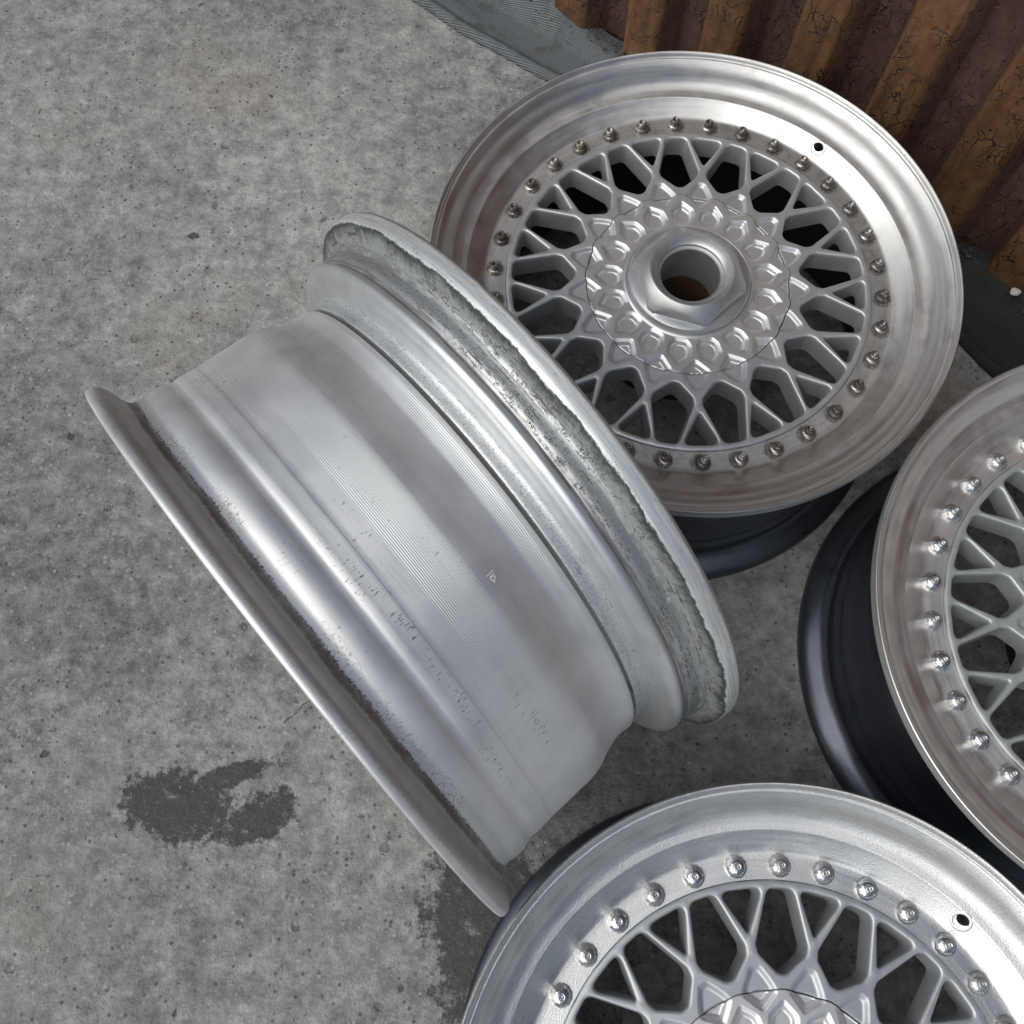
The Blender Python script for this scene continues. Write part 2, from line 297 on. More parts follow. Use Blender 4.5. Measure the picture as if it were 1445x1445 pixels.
def rust_material():
    m = Mat('flaking_painted_steel'); P = m.obj(); u, d, z = m.sep(P)
    PV = m.scale(P, 1, 1, 0.45)
    n1 = m.noise(PV, 9, 6, 0.65); n2 = m.noise(P, 60, 6, 0.7); n3 = m.noise(PV, 3.2, 4, 0.6); n4 = m.noise(P, 300, 3, 0.7)
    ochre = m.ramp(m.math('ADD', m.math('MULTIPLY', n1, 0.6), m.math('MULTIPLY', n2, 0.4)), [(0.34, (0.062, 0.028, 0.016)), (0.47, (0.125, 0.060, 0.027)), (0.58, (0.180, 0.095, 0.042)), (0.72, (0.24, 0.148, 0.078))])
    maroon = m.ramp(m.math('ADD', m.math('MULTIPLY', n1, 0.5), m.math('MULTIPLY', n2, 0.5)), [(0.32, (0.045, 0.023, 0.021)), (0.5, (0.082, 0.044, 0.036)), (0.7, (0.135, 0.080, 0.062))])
    # darker maroon in the valleys of the sheet, ochre on the outer flats
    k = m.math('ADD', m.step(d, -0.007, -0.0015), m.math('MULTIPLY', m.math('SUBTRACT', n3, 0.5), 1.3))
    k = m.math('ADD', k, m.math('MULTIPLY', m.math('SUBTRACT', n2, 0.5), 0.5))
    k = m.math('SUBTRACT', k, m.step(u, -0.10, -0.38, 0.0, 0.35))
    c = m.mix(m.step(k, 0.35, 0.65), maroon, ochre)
    run = m.noise(m.comb(m.math('MULTIPLY', u, 70.0), m.math('MULTIPLY', d, 70.0), m.math('MULTIPLY', z, 3.5)), 1.0, 4, 0.65)
    c = m.mix(m.math('MULTIPLY', m.step(run, 0.52, 0.68), 0.65), c, m.mix(n2, (0.040, 0.020, 0.015), (0.105, 0.050, 0.028)))
    flake = m.step(m.math('ADD', m.noise(P, 22, 5, 0.72), m.math('MULTIPLY', m.math('SUBTRACT', n3, 0.5), 0.5)), 0.60, 0.625)
    c = m.mix(m.math('MULTIPLY', flake, 0.8), c, m.mix(n2, (0.050, 0.026, 0.024), (0.13, 0.075, 0.055)))
    # crackle, only where the paint has lifted
    wob = m.nd('ShaderNodeVectorMath', {'operation': 'ADD'}, _0=PV)
    wv = m.nd('ShaderNodeVectorMath', {'operation': 'SCALE'}, _0=m.noise(P, 40, 3, 0.6, col=True)); wv.inputs['Scale'].default_value = 0.02
    m.t.links.new(wv.outputs[0], wob.inputs[1])
    e = m.vor(wob.outputs[0], 85, 'DISTANCE_TO_EDGE'); e2 = m.vor(wob.outputs[0], 190, 'DISTANCE_TO_EDGE')
    lift = m.noise(P, 16, 4, 0.65)
    crk = m.math('MULTIPLY', m.step(e, 0.018, 0.045, 1.0, 0.0), m.math('MULTIPLY', m.step(lift, 0.42, 0.56), m.step(n2, 0.40, 0.52)))
    crk2 = m.math('MULTIPLY', m.step(e2, 0.02, 0.06, 1.0, 0.0), m.math('MULTIPLY', m.step(lift, 0.52, 0.6), m.step(n4, 0.5, 0.6)))
    chip = m.step(m.noise(P, 48, 4, 0.7), 0.70, 0.73)
    ck = m.math('MAXIMUM', m.math('MAXIMUM', crk, crk2), chip)
    c = m.mix(m.math('MULTIPLY', ck, 0.92), c, (0.018, 0.010, 0.010))
    c = m.mix(m.math('MULTIPLY', m.step(n4, 0.70, 0.76), 0.6), c, (0.30, 0.25, 0.22))
    h = m.math('SUBTRACT', m.math('ADD', m.math('MULTIPLY', n2, 0.6), m.math('MULTIPLY', lift, 0.8)), m.math('ADD', m.math('MULTIPLY', ck, 0.9), m.math('MULTIPLY', flake, 0.6)))
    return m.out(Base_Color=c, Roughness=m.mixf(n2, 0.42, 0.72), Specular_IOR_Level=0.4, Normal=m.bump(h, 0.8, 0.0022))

def net_material():
    m = Mat('woven_grey_net'); P = m.obj(); x, y, z = m.sep(P)
    wx = m.math('ADD', m.math('MULTIPLY', x, 0.8), m.math('MULTIPLY', y, 0.6)); wy = m.math('SUBTRACT', m.math('MULTIPLY', y, 0.8), m.math('MULTIPLY', x, 0.6))
    k = 2 * PI / 0.0022
    wv = m.math('MULTIPLY', m.math('SINE', m.math('MULTIPLY', wx, k)), m.math('SINE', m.math('MULTIPLY', wy, k)))
    n = m.noise(P, 40, 5, 0.65); n2 = m.noise(P, 12, 4, 0.6)
    c = m.mix(m.step(wv, -0.3, 0.5), (0.075, 0.085, 0.095), (0.34, 0.37, 0.39))
    c = m.mix(m.math('MULTIPLY', m.step(n, 0.5, 0.68), 0.6), c, (0.085, 0.08, 0.075))
    c = m.mix(m.math('MULTIPLY', m.step(n2, 0.5, 0.7), 0.35), c, (0.20, 0.19, 0.175))
    foot_shade = m.math('MULTIPLY', m.step(m.math('ADD', x, m.math('MULTIPLY', n2, 0.3)), 0.0, 0.3), 0.85)  # wall-foot shade at the right end, painted into the net
    c = m.mix(foot_shade, c, m.mix(n, (0.010, 0.010, 0.010), (0.030, 0.029, 0.028)))
    return m.out(Base_Color=c, Roughness=0.8, Specular_IOR_Level=0.3, Normal=m.bump(m.math('ADD', wv, n), 0.8, 0.0012))

M = {}
M['lip_dirty'] = lip_material('machined_lip_grimy', (0.66, 0.65, 0.64), 0.41, 0.85, 0.15)
M['lip_clean'] = lip_material('machined_lip_clean', (0.80, 0.775, 0.76), 0.44, 0.0, 0.25, 0.0)
M['lip_frost'] = lip_material('machined_lip_frosted', (0.76, 0.76, 0.755), 0.40, 0.0, 0.8)
M['rim_out'] = worn_rim_material()
M['barrel'] = barrel_material(); M['barrel_shade'] = barrel_material('shade_tinted_barrel', (0.17, 0.19, 0.23))  # flat wheels: same silver barrel with its shade tinted into the colour
M['lattice'] = paint_material('silver_wheel_paint', (0.56, 0.57, 0.585), 0.36, 0.62)
M['lattice_green'] = paint_material('pale_green_silver_wheel_paint', (0.46, 0.49, 0.485), 0.38, 0.52)
M['lattice_grey'] = paint_material('cool_grey_wheel_paint', (0.47, 0.49, 0.515), 0.38, 0.55)
M['cap'] = paint_material('bright_silver_cap', (0.70, 0.70, 0.705), 0.33, 0.7, 0.15)
M['cap_nut'] = paint_material('brushed_silver_nut', (0.56, 0.565, 0.575), 0.37, 0.75, 0.3)
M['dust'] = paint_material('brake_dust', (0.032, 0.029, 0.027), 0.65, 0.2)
M['hub'] = paint_material('rusty_hub', (0.05, 0.030, 0.014), 0.6, 0.2)
M['bronze'] = bolt_material('grimy_bolt', (0.40, 0.375, 0.345), (0.075, 0.062, 0.050), 0.28, 0.9)
M['chrome'] = bolt_material('chrome_bolt', (0.58, 0.59, 0.60), (0.30, 0.30, 0.30), 0.20, 0.5)
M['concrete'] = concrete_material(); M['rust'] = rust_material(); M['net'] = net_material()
mm = Mat('scratched_mark'); M['mark'] = mm.out(Base_Color=(0.78, 0.77, 0.74), Roughness=0.6)
def stone_mat(name, c):
    m = Mat(name); n = m.noise(m.obj(), 300, 3, 0.6)
    return m.out(Base_Color=m.mix(n, tuple(k * 0.6 for k in c), c), Roughness=0.85)
M['grit'] = stone_mat('grey_grit', (0.24, 0.235, 0.23)); M['soil'] = stone_mat('dark_soil', (0.07, 0.058, 0.048)); M['pale'] = stone_mat('pale_pebble', (0.62, 0.60, 0.57))

# ------------------------------------------------------------------ mesh helpers
def mk_mesh(name, V, F, mats=(), midx=None, smooth=True):
    me = bpy.data.meshes.new(name); me.from_pydata([tuple(map(float, v)) for v in V], [], F)
    for mt in mats: me.materials.append(mt)
    if midx is not None: me.polygons.foreach_set('material_index', midx)
    me.polygons.foreach_set('use_smooth', [smooth] * len(me.polygons)); me.update()
    return me
def link(name, me, parent=None, mat=None):
    o = bpy.data.objects.new(name, me); COL.objects.link(o)
    if parent: o.parent = parent
    if mat:
        if not me.materials: me.materials.append(None)
        o.material_slots[0].link = 'OBJECT'; o.material_slots[0].material = mat
    return o
def tag(o, label, cat, group=None):
    o['label'] = label; o['category'] = cat
    if group: o['group'] = group
    return o

def smooth_profile(pts, sub=3, keep=()):
    """Catmull-Rom through (r,z) points; indices in keep stay as hard corners"""
    P = np.array(pts, float); n = len(P); out = []
    for i in range(n - 1):
        p1, p2 = P[i], P[i + 1]
        p0 = P[i - 1] if i > 0 and i not in keep else 2 * p1 - p2
        p3 = P[i + 2] if i + 2 < n and (i + 1) not in keep else 2 * p2 - p1
        for k in range(sub):
            t = k / sub
            # limited tangents keep the curve from overshooting between uneven points
            d1, d2, d3 = [np.linalg.norm(b - a) + 1e-9 for a, b in ((p0, p1), (p1, p2), (p2, p3))]
            m1 = ((p1 - p0) / d1 * d2 + (p2 - p1) / d2 * d1) / (d1 + d2) * d2
            m2 = ((p2 - p1) / d2 * d3 + (p3 - p2) / d3 * d2) / (d2 + d3) * d2
            out.append((2 * t**3 - 3 * t**2 + 1) * p1 + (t**3 - 2 * t**2 + t) * m1 + (-2 * t**3 + 3 * t**2) * p2 + (t**3 - t**2) * m2)
    out.append(P[-1]); return np.array(out)
def lathe(prof, seg, closed=True):
    """profile listed so that the surface lies to the left going round; returns V,F,profile index per face"""
    n = len(prof); th = np.arange(seg) * 2 * PI / seg
    V = np.stack([np.outer(np.cos(th), prof[:, 0]), np.outer(np.sin(th), prof[:, 0]), np.tile(prof[:, 1], (seg, 1))], -1).reshape(-1, 3)
    F = []; pi = []
    for s in range(seg):
        a = s * n; b = ((s + 1) % seg) * n
        for i in range(n if closed else n - 1):
            j = (i + 1) % n
            F.append((a + i, a + j, b + j, b + i)); pi.append(i)
    return V, F, pi
def fix_normals(me):
    bm = bmesh.new(); bm.from_mesh(me); bmesh.ops.recalc_face_normals(bm, faces=bm.faces); bm.to_mesh(me); bm.free(); me.update()

# ------------------------------------------------------------------ wheel: outer half (lip), barrel
face_pts = [(.1668, .1790), (.1850, .1790), (.1868, .1796), (.1885, .1806), (.2005, .1888), (.2020, .1900), (.2036, .1904), (.2090, .1917),
            (.2145, .1946), (.2185, .1992), (.2222, .2052), (.2262, .2094), (.2288, .2113), (.2296, .2114), (.2303, .2119), (.2318, .2141), (.2330, .2152), (.2338, .2155)]
out_a = [(.2346, .0005), (.2352, .0020), (.2352, .0055), (.2346, .0113), (.2338, .0131), (.2305, .0147), (.2255, .0157), (.2208, .0175), (.2188, .0200), (.2182, .0225), (.2174, .0300), (.2162, .0318), (.2154, .0334),
         (.2160, .0348), (.2174, .0362), (.2180, .0386), (.2172, .0411), (.2142, .0437), (.2085, .0454), (.2005, .0463), (.1965, .0471), (.1954, .0482), (.1951, .0572), (.1946, .0579)]
out_pts = [(r, HW - a) for r, a in out_a]
fp = smooth_profile(face_pts, 4, keep=(1, 13)); op = smooth_profile(out_pts, 4, keep=(22,))
back = np.array([(.1905, .1576), (.1690, .1576), (.1668, .1588)])
prof = np.vstack([fp, op, back])
V, F, pi = lathe(prof, 320)
nf = len(fp)
lip_me = mk_mesh('lip', V, F, (M['lip_clean'], M['rim_out']), [0 if i < nf else 1 for i in pi]); fix_normals(lip_me)
# valve hole drilled through the ramp
def drill(me, r, z, rad, tilt):
    base = bpy.data.objects.new('tmp', me); COL.objects.link(base)
    bm = bmesh.new()
    mat = Matrix.Translation((r, 0, z)) @ Matrix.Rotation(tilt, 4, 'Y')
    bmesh.ops.create_cone(bm, cap_ends=True, segments=40, radius1=rad, radius2=rad, depth=0.06, matrix=mat)
    cme = bpy.data.meshes.new('cut'); bm.to_mesh(cme); bm.free()
    cut = bpy.data.objects.new('cut', cme); COL.objects.link(cut)
    md = base.modifiers.new('b', 'BOOLEAN'); md.operation = 'DIFFERENCE'; md.object = cut; md.solver = 'EXACT'
    bpy.context.view_layer.update()
    res = bpy.data.meshes.new_from_object(base.evaluated_get(bpy.context.evaluated_depsgraph_get()))
    bpy.data.objects.remove(cut); bpy.data.objects.remove(base); bpy.data.meshes.remove(cme)
    return res
lip_me = drill(lip_me, .1985, .1875, .0052, -0.62); lip_me.name = 'lip'
lip_me.polygons.foreach_set('use_smooth', [True] * len(lip_me.polygons))
try: lip_me.set_sharp_from_angle(angle=math.radians(50))
except Exception: pass
# raised seat round the valve hole
vt = []
for i in range(7): ph = i / 6 * PI; vt.append((.0066 - .0013 * math.cos(ph), -.0001 + .0004 * math.sin(ph)))
V, F, _ = lathe(np.array(vt), 40, False); valve_me = mk_mesh('valve_seat', V, F)

ba = [(.1910, .0626), (.1946, .0608), (.1960, .0619), (.1962, .0690), (.1964, .0760), (.1976, .0815), (.2002, .0895), (.2040, .0990), (.2058, .1060), (.2066, .1180), (.2072, .1340), (.2077, .1490),
      (.2079, .1496), (.2085, .1575), (.2088, .1605), (.2087, .1635), (.2084, .1662), (.2088, .1690), (.2102, .1728), (.2113, .1770), (.2117, .1815), (.2114, .1855), (.2109, .1882), (.2111, .1918), (.2117, .1948),
      (.2132, .1974), (.2166, .1997), (.2235, .2021), (.2295, .2047), (.2330, .2073), (.2346, .2102), (.2352, .2127), (.2349, .2146), (.2340, .2155)]
bo = smooth_profile([(r, HW - a) for r, a in ba], 4, keep=(1, 11, 12))
bi = np.array([(.2300, .0000), (.2270, .0030), (.2220, .0110), (.2080, .0170), (.2060, .0300), (.2020, .0450), (.2010, .0900), (.1980, .1130), (.1905, .1310), (.1885, .1525)])
V, F, pi = lathe(np.vstack([bo, smooth_profile(bi, 2)]), 256)
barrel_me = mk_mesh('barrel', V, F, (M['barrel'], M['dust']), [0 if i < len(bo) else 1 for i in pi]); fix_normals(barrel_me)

# ------------------------------------------------------------------ wheel: lattice centre
NC = 17; DA = 2 * PI / NC
def rounded(poly, rad, inset=0.0, seg=5):
    P = np.array(poly, float); n = len(P); out = []
    if sum(P[i][0] * P[(i + 1) % n][1] - P[(i + 1) % n][0] * P[i][1] for i in range(n)) < 0: P = P[::-1]
    L = []
    for i in range(n):
        a, b = P[i], P[(i + 1) % n]; d = (b - a) / np.linalg.norm(b - a); nn = np.array([-d[1], d[0]]); L.append((a + nn * inset, d))
    Q = []
    for i in range(n):
        (a, d), (b, e) = L[i - 1], L[i]; A = np.array([[d[0], -e[0]], [d[1], -e[1]]]); t = np.linalg.solve(A, b - a); Q.append(a + d * t[0])
    for i in range(n):
        d, e = L[i - 1][1], L[i][1]; q = Q[i]
        ang = math.acos(max(-1, min(1, float(d @ e)))); r = max(rad - inset, 0.0004)
        l0 = np.linalg.norm(Q[i] - Q[i - 1]); l1 = np.linalg.norm(Q[(i + 1) % n] - Q[i])
        t = min(r * math.tan(ang / 2), 0.48 * min(l0, l1)); p0, p1 = q - d * t, q + e * t
        for k in range(seg + 1):
            s = k / seg; out.append((1 - s)**2 * p0 + 2 * s * (1 - s) * q + s * s * p1)
    return np.array(out)
KITE = [(.1036, -.0030), (.1036, .0030), (.1158, .0168), (.1220, .0185), (.1607, .0095), (.1607, -.0095), (.1220, -.0185), (.1158, -.0168)]
TRI = [(.1318, -.0008), (.1318, .0008), (.1607, .0165), (.1607, -.0165)]
STEPS = [(-.0019, 0), (-.0015, -.00012), (-.0009, -.0005), (-.0004, -.0012), (0, -.0025), (.0003, -.0065), (.0012, -.0225)]
def seam_r(th): return .0922 + .0013 * np.clip(np.cos(NC * th), -.2, 1)
TOOTH = np.array([(.0795, 0), (.0908, .0128), (.0958, .0118), (.1095, .0036), (.1095, -.0036), (.0958, -.0118), (.0908, -.0128)])
PENT = np.array([(.0600, .0062), (.0665, .0108), (.0770, .0108), (.0872, 0), (.0770, -.0108), (.0665, -.0108), (.0600, -.0062)])
def sd_convex(x, y, P):
    P = P if (sum(P[i][0] * P[(i + 1) % len(P)][1] - P[(i + 1) % len(P)][0] * P[i][1] for i in range(len(P))) > 0) else P[::-1]
    ds = []
    for i in range(len(P)):
        a, b = P[i], P[(i + 1) % len(P)]; d = (b - a) / np.linalg.norm(b - a); ds.append((x - a[0]) * d[1] - (y - a[1]) * d[0])
    ds = np.array(ds); k = 0.0007
    return k * np.log(np.exp(np.clip(ds / k, -60, 60)).sum(0))
def ss(x): x = np.clip(x, 0, 1); return x * x * (3 - 2 * x)
def relief(x, y):
    r = np.hypot(x, y); th = np.arctan2(y, x)
    t1 = (th + DA / 2) % DA - DA / 2; t2 = th % DA - DA / 2
    dp = sd_convex(r * np.cos(t1), r * np.sin(t1), PENT); dt = sd_convex(r * np.cos(t2), r * np.sin(t2), TOOTH)
    h = -.0010 * ss((-dp + .0004) / .0018) - .0034 * ss((-dp - .0018) / .0032)
    cap = r < seam_r(th)
    h += np.where(cap, -.0010 * ss((-dt + .0004) / .0018) - .0032 * ss((-dt - .0018) / .0032), -.0033 * ss((-dt + .0006) / .0042))
    return h
def lattice_z(r): return .1816 + .0018 * np.clip((.160 - r) / .065, 0, 1) ** 1.5

pts = []; loops = []
def rot2(P, a): c, s = math.cos(a), math.sin(a); return np.stack([P[:, 0] * c - P[:, 1] * s, P[:, 0] * s + P[:, 1] * c], -1)
holes = []
for k in range(NC):
    for poly, rad, off in ((KITE, .0068, 0), (TRI, .0052, DA / 2)):
        holes.append([rot2(rounded(poly, rad, i), k * DA + off) for i, _ in STEPS])
nO = 340
thO = np.arange(nO) * 2 * PI / nO
R_OUT = .1655
outer = np.stack([R_OUT * np.cos(thO), R_OUT * np.sin(thO)], -1)
inner_r = seam_r(thO) + .00085
inner = np.stack([inner_r * np.cos(thO), inner_r * np.sin(thO)], -1)
P2 = []; edges = []
def add_loop(L):
    b = len(P2); P2.extend(map(tuple, L)); n = len(L); edges.extend((b + i, b + (i + 1) % n) for i in range(n)); return list(range(b, b + n))
lo = add_loop(outer); li = add_loop(inner); lh = [add_loop(h[0]) for h in holes]
def in_hole(x, y, pad=0.0):
    r = np.hypot(x, y); th = np.arctan2(y, x); t1 = (th + DA / 2) % DA - DA / 2; t2 = th % DA - DA / 2
    o = np.zeros(x.shape, bool)
    for poly, t, rad in ((KITE, t1, .0068), (TRI, t2, .0052)):
        Q = rounded(poly, rad, STEPS[0][0]); X, Y = r * np.cos(t), r * np.sin(t); ins = np.ones(x.shape, bool)
        for i in range(len(Q)):
            a, b = Q[i], Q[(i + 1) % len(Q)]; d = b - a; L = np.linalg.norm(d)
            if L < 1e-9: continue
            ins &= ((X - a[0]) * d[1] - (Y - a[1]) * d[0]) / L < pad
        o |= ins
    return o
st = []
for r in np.arange(.0940, .1165, .00085):
    n = int(2 * PI * r / .0009 / NC) * NC; t = (np.arange(n) + (0.5 if int(r * 1e5) % 2 else 0)) * 2 * PI / n
    st.append(np.stack([r * np.cos(t), r * np.sin(t)], -1))
st = np.vstack(st); rr = np.hypot(st[:, 0], st[:, 1])
st = st[~in_hole(st[:, 0], st[:, 1], .0004) & (rr > seam_r(np.arctan2(st[:, 1], st[:, 0])) + .0013)]
nloop = len(P2); P2.extend(map(tuple, st))
res = delaunay_2d_cdt([Vector(p) for p in P2], edges, [], 0, 1e-7)
ov, of, orig = res[0], res[2], res[3]
tri = np.array([list(f) for f in of]); XY = np.array([tuple(v) for v in ov])
cen = XY[tri].mean(1); cr = np.hypot(cen[:, 0], cen[:, 1]); cth = np.arctan2(cen[:, 1], cen[:, 0])
# inside test against the actual loops
keep = (cr < R_OUT) & (cr > seam_r(cth) + .0008) & ~in_hole(cen[:, 0], cen[:, 1], -1e-6)
tri = tri[keep]
inv = {}
for i, o in enumerate(orig):
    for j in o: inv[j] = i
VV = []
zt = lattice_z(np.hypot(XY[:, 0], XY[:, 1])) + np.where(np.hypot(XY[:, 0], XY[:, 1]) < .113, relief(XY[:, 0], XY[:, 1]), 0)
VV = [(x, y, z) for (x, y), z in zip(XY, zt)]; FF = [tuple(t) for t in tri]
bot = {}
def addv(x, y, z): VV.append((x, y, z)); return len(VV) - 1
for h, L in zip(holes, lh):
    prev = [inv[i] for i in L]
    for si, (ins, dz) in enumerate(STEPS[1:], 1):
        cur = [addv(x, y, lattice_z(math.hypot(x, y)) + dz) for x, y in h[si]]
        for i in range(len(cur)): j = (i + 1) % len(cur); FF.append((prev[i], prev[j], cur[j], cur[i]))
        prev = cur
    for i, c in zip(L, prev): bot[inv[i]] = c
prev = [inv[i] for i in lo]
for rr_, z_ in ((.1661, .1812), (.1664, .1805), (.1664, .1590)):
    cur = [addv(rr_ * math.cos(t), rr_ * math.sin(t), z_) for t in thO]
    for i in range(nO): j = (i + 1) % nO; FF.append((prev[i], prev[j], cur[j], cur[i]))
    prev = cur
for i, c in zip(lo, prev): bot[inv[i]] = c
prev = [inv[i] for i in li]
cur = [addv(r * math.cos(t), r * math.sin(t), .1590) for r, t in zip(inner_r, thO)]
for i in range(nO): j = (i + 1) % nO; FF.append((prev[i], prev[j], cur[j], cur[i]))
for i, c in zip(li, cur): bot[inv[i]] = c
for t in tri:
    FF.append(tuple((bot[v] if v in bot else bot.setdefault(v, addv(XY[v][0], XY[v][1], .1590))) for v in t[::-1]))
lattice_me = mk_mesh('lattice', VV, FF); fix_normals(lattice_me)
try: lattice_me.set_sharp_from_angle(angle=math.radians(55))
except Exception: pass

# ------------------------------------------------------------------ wheel: centre cap, hex nut, hub
def polar_grid(rfun, zfun, nr, nth):
    V = []; F = []
    for i in range(nr):
        for j in range(nth):
            t = j * 2 * PI / nth; r = rfun(i / (nr - 1), t); V.append((r * math.cos(t), r * math.sin(t), 0))
    V = np.array(V); V[:, 2] = zfun(V[:, 0], V[:, 1])
    for i in range(nr - 1):
        for j in range(nth): k = (j + 1) % nth; F.append((i * nth + j, (i + 1) * nth + j, (i + 1) * nth + k, i * nth + k))
    return V, F
def cap_z(x, y):
    r = np.hypot(x, y)
    return lattice_z(.095) + .0002 + relief(x, y) + .0012 * ss((.0590 - r) / .0012) - .0022 * ss((.0572 - r) / .0008)
V, F = polar_grid(lambda s, t: .0550 + s * (float(seam_r(np.array(t))) - .0550), cap_z, 52, NC * 44)
V = V.tolist(); nth = NC * 44; b0 = 51 * nth; nb = len(V)
V += [(x, y, .172) for x, y, z in V[b0:b0 + nth]]
F += [(b0 + j, nb + j, nb + (j + 1) % nth, b0 + (j + 1) % nth) for j in range(nth)]
cap_me = mk_mesh('center_cap', V, F)
# nut: cone cut by six flats, ledge and bore
nr_th = 240; rows = []
def nut_rows():
    for j in range(nr_th):
        t = j * 2 * PI / nr_th; tm = ((t + PI / 6) % (PI / 3)) - PI / 6; hx = .0458 / math.cos(tm)
        cone = lambda r: .2035 - (r - .0385) * (.0140 / .0170)
        rc = min(hx, .0512); zc = cone(rc); zb = .1905
        p = [(.0555, .1800), (.0555, .1868), (.0552, .1876), (.0540, .1890), (max(rc + .0006, .0514), .1900), (rc + .0002, zb if zc > zb else zc), (rc, zb + (zc - zb) * .15 if zc > zb else zc), (rc, zb + (zc - zb) * .93 if zc > zb else zc), (rc - .0004, cone(rc - .0004)),
             (rc * .5 + .0385 * .5, cone(rc * .5 + .0385 * .5)), (.0388, .2032), (.0380, .2036), (.0362, .2034), (.0345, .2010), (.0322, .1982), (.0308, .1972), (.0300, .1968), (.0298, .1945), (.0276, .1938), (.0270, .1930), (.0268, .1915), (.0268, .1500), (.0300, .1450)]
        yield t, p
allp = list(nut_rows()); n = len(allp[0][1]); V = [(r * math.cos(t), r * math.sin(t), z) for t, p in allp for r, z in p]
F = [(s * n + i, s * n + i + 1, ((s + 1) % nr_th) * n + i + 1, ((s + 1) % nr_th) * n + i) for s in range(nr_th) for i in range(n - 1)]
nut_me = mk_mesh('hex_nut', V, F); fix_normals(nut_me)
try: nut_me.set_sharp_from_angle(angle=math.radians(26))
except Exception: pass
hp = np.array([(.0256, .1440), (.0256, .1000), (.0300, .0980), (.0780, .0980), (.0800, .1010), (.0820, .1400), (.1000, .1520), (.1010, .1580), (.0880, .1660), (.0400, .1660)])
V, F, _ = lathe(hp, 96); hub_me = mk_mesh('hub', V, F, (M['hub'],)); fix_normals(hub_me); hub_me.set_sharp_from_angle(angle=math.radians(40))

# ------------------------------------------------------------------ bolts
def fluted(prof, seg, amp, nfl):
    V, F, _ = lathe(np.array(prof), seg, False); V = np.array(V); t = np.arctan2(V[:, 1], V[:, 0]); k = 1 + amp * np.cos(nfl * t)
    V[:, 0] *= k; V[:, 1] *= k; return V, F
V, F = fluted([(.0066, 0), (.0066, .0014), (.0063, .0024), (.0056, .0034), (.0045, .0040), (.0030, .0041)], 36, .020, 12); bolt_old = mk_mesh('rim_bolt', V, F)
V, F = fluted([(.0038, .0036), (.0038, .0082), (.0035, .0090), (.0028, .0093), (.0020, .0091), (.0019, .0064), (.0002, .0062)], 24, .02, 6); stud_old = mk_mesh('stud', V, F)
V, F = fluted([(.0082, 0), (.0083, .0010), (.0079, .0024), (.0070, .0040), (.0056, .0054), (.0044, .0062), (.0030, .0064)], 48, .022, 12); bolt_new = mk_mesh('rim_bolt', V, F)
V, F = fluted([(.0032, .0060), (.0033, .0082), (.0030, .0089), (.0024, .0090), (.0016, .0088), (.0015, .0066), (.0002, .0064)], 24, .02, 6); stud_new = mk_mesh('stud', V, F)

# ------------------------------------------------------------------ assemble wheels
def wheel(name, mat, lat_rot, valve_rot, lip_m, lattice_m, barrel_m, bolt_me, stud_me, bolt_m, label):
    root = bpy.data.objects.new(name, None); COL.objects.link(root); root.matrix_world = mat; root.empty_display_size = .1
    tag(root, label, 'wheel', 'lattice alloy wheels on the concrete')
    lip = link('lip', lip_me, root, lip_m); lip.rotation_euler.z = valve_rot
    if len(lip.material_slots) > 1: pass
    vsx = link('valve_seat', valve_me, lip, lip_m); vsx.location = (.1962, 0, .1858); vsx.rotation_euler = (0, -0.61, 0)
    link('barrel', barrel_me, root, barrel_m)
    lat = link('lattice', lattice_me, root, lattice_m); lat.rotation_euler.z = lat_rot
    link('hub', hub_me, lat)
    cap = link('center_cap', cap_me, root, M['cap']); cap.rotation_euler.z = lat_rot
    nut = link('hex_nut', nut_me, cap, M['cap_nut']); nut.rotation_euler.z = 0.733 + lat_rot - 1.5881
    for k in range(34):
        a = lat_rot + k * PI / 17
        b = link('rim_bolt', bolt_me, root, bolt_m); b.location = (.1767 * math.cos(a), .1767 * math.sin(a), .1790); tw = rng.uniform(0, PI)
        b.rotation_euler = (rng.uniform(-.03, .03), rng.uniform(-.03, .03), tw)
        link('stud', stud_me, b, bolt_m)
    return root
def flat_at(x, y): return Matrix.Translation((x, y, 0))
w1 = wheel('lattice_wheel', flat_at(0, 0), 1.5881, 0.838, M['lip_dirty'], M['lattice'], M['barrel_shade'], bolt_old, stud_old, M['bronze'],
           'silver lattice wheel lying face up beside the rusty wall, grimy brown bolts round it')
w3 = wheel('lattice_wheel', flat_at(.3575, -.3186), 2.1883, -0.6, M['lip_clean'], M['lattice_green'], M['barrel_shade'], bolt_new, stud_new, M['chrome'],
           'lattice wheel cut off by the right edge, pale green-grey spokes and shiny chrome bolts')
w4 = wheel('lattice_wheel', flat_at(.0294, -.6764), 2.6170, 0.786, M['lip_frost'], M['lattice_grey'], M['barrel_shade'], bolt_new, stud_new, M['chrome'],
           'lattice wheel cut off by the bottom edge, with a frosted speckled lip and chrome bolts')
A2 = 0.7027; ax = Vector((math.cos(A2), math.sin(A2), 0)); sx = Vector((-math.sin(A2), math.cos(A2), 0)); up = Vector((0, 0, 1))
c2 = Vector((-.2353, -.2834, .2352)) - ax * HW / 2
w2 = wheel('lattice_wheel', Matrix(((sx.x, up.x, ax.x, c2.x), (sx.y, up.y, ax.y, c2.y), (sx.z, up.z, ax.z, c2.z), (0, 0, 0, 1))), 0.3, -1.3,
           M['lip_dirty'], M['lattice'], M['barrel'], bolt_old, stud_old, M['bronze'],
           'wheel standing upright on its tread, scuffed silver barrel and worn flanges turned to the viewer')

# ------------------------------------------------------------------ ground
V = [(-30, -30, 0), (30, -30, 0), (30, 30, 0), (-30, 30, 0)]
g = link('ground', mk_mesh('ground', V, [(0, 1, 2, 3)], (M['concrete'],), smooth=False)); g['kind'] = 'structure'

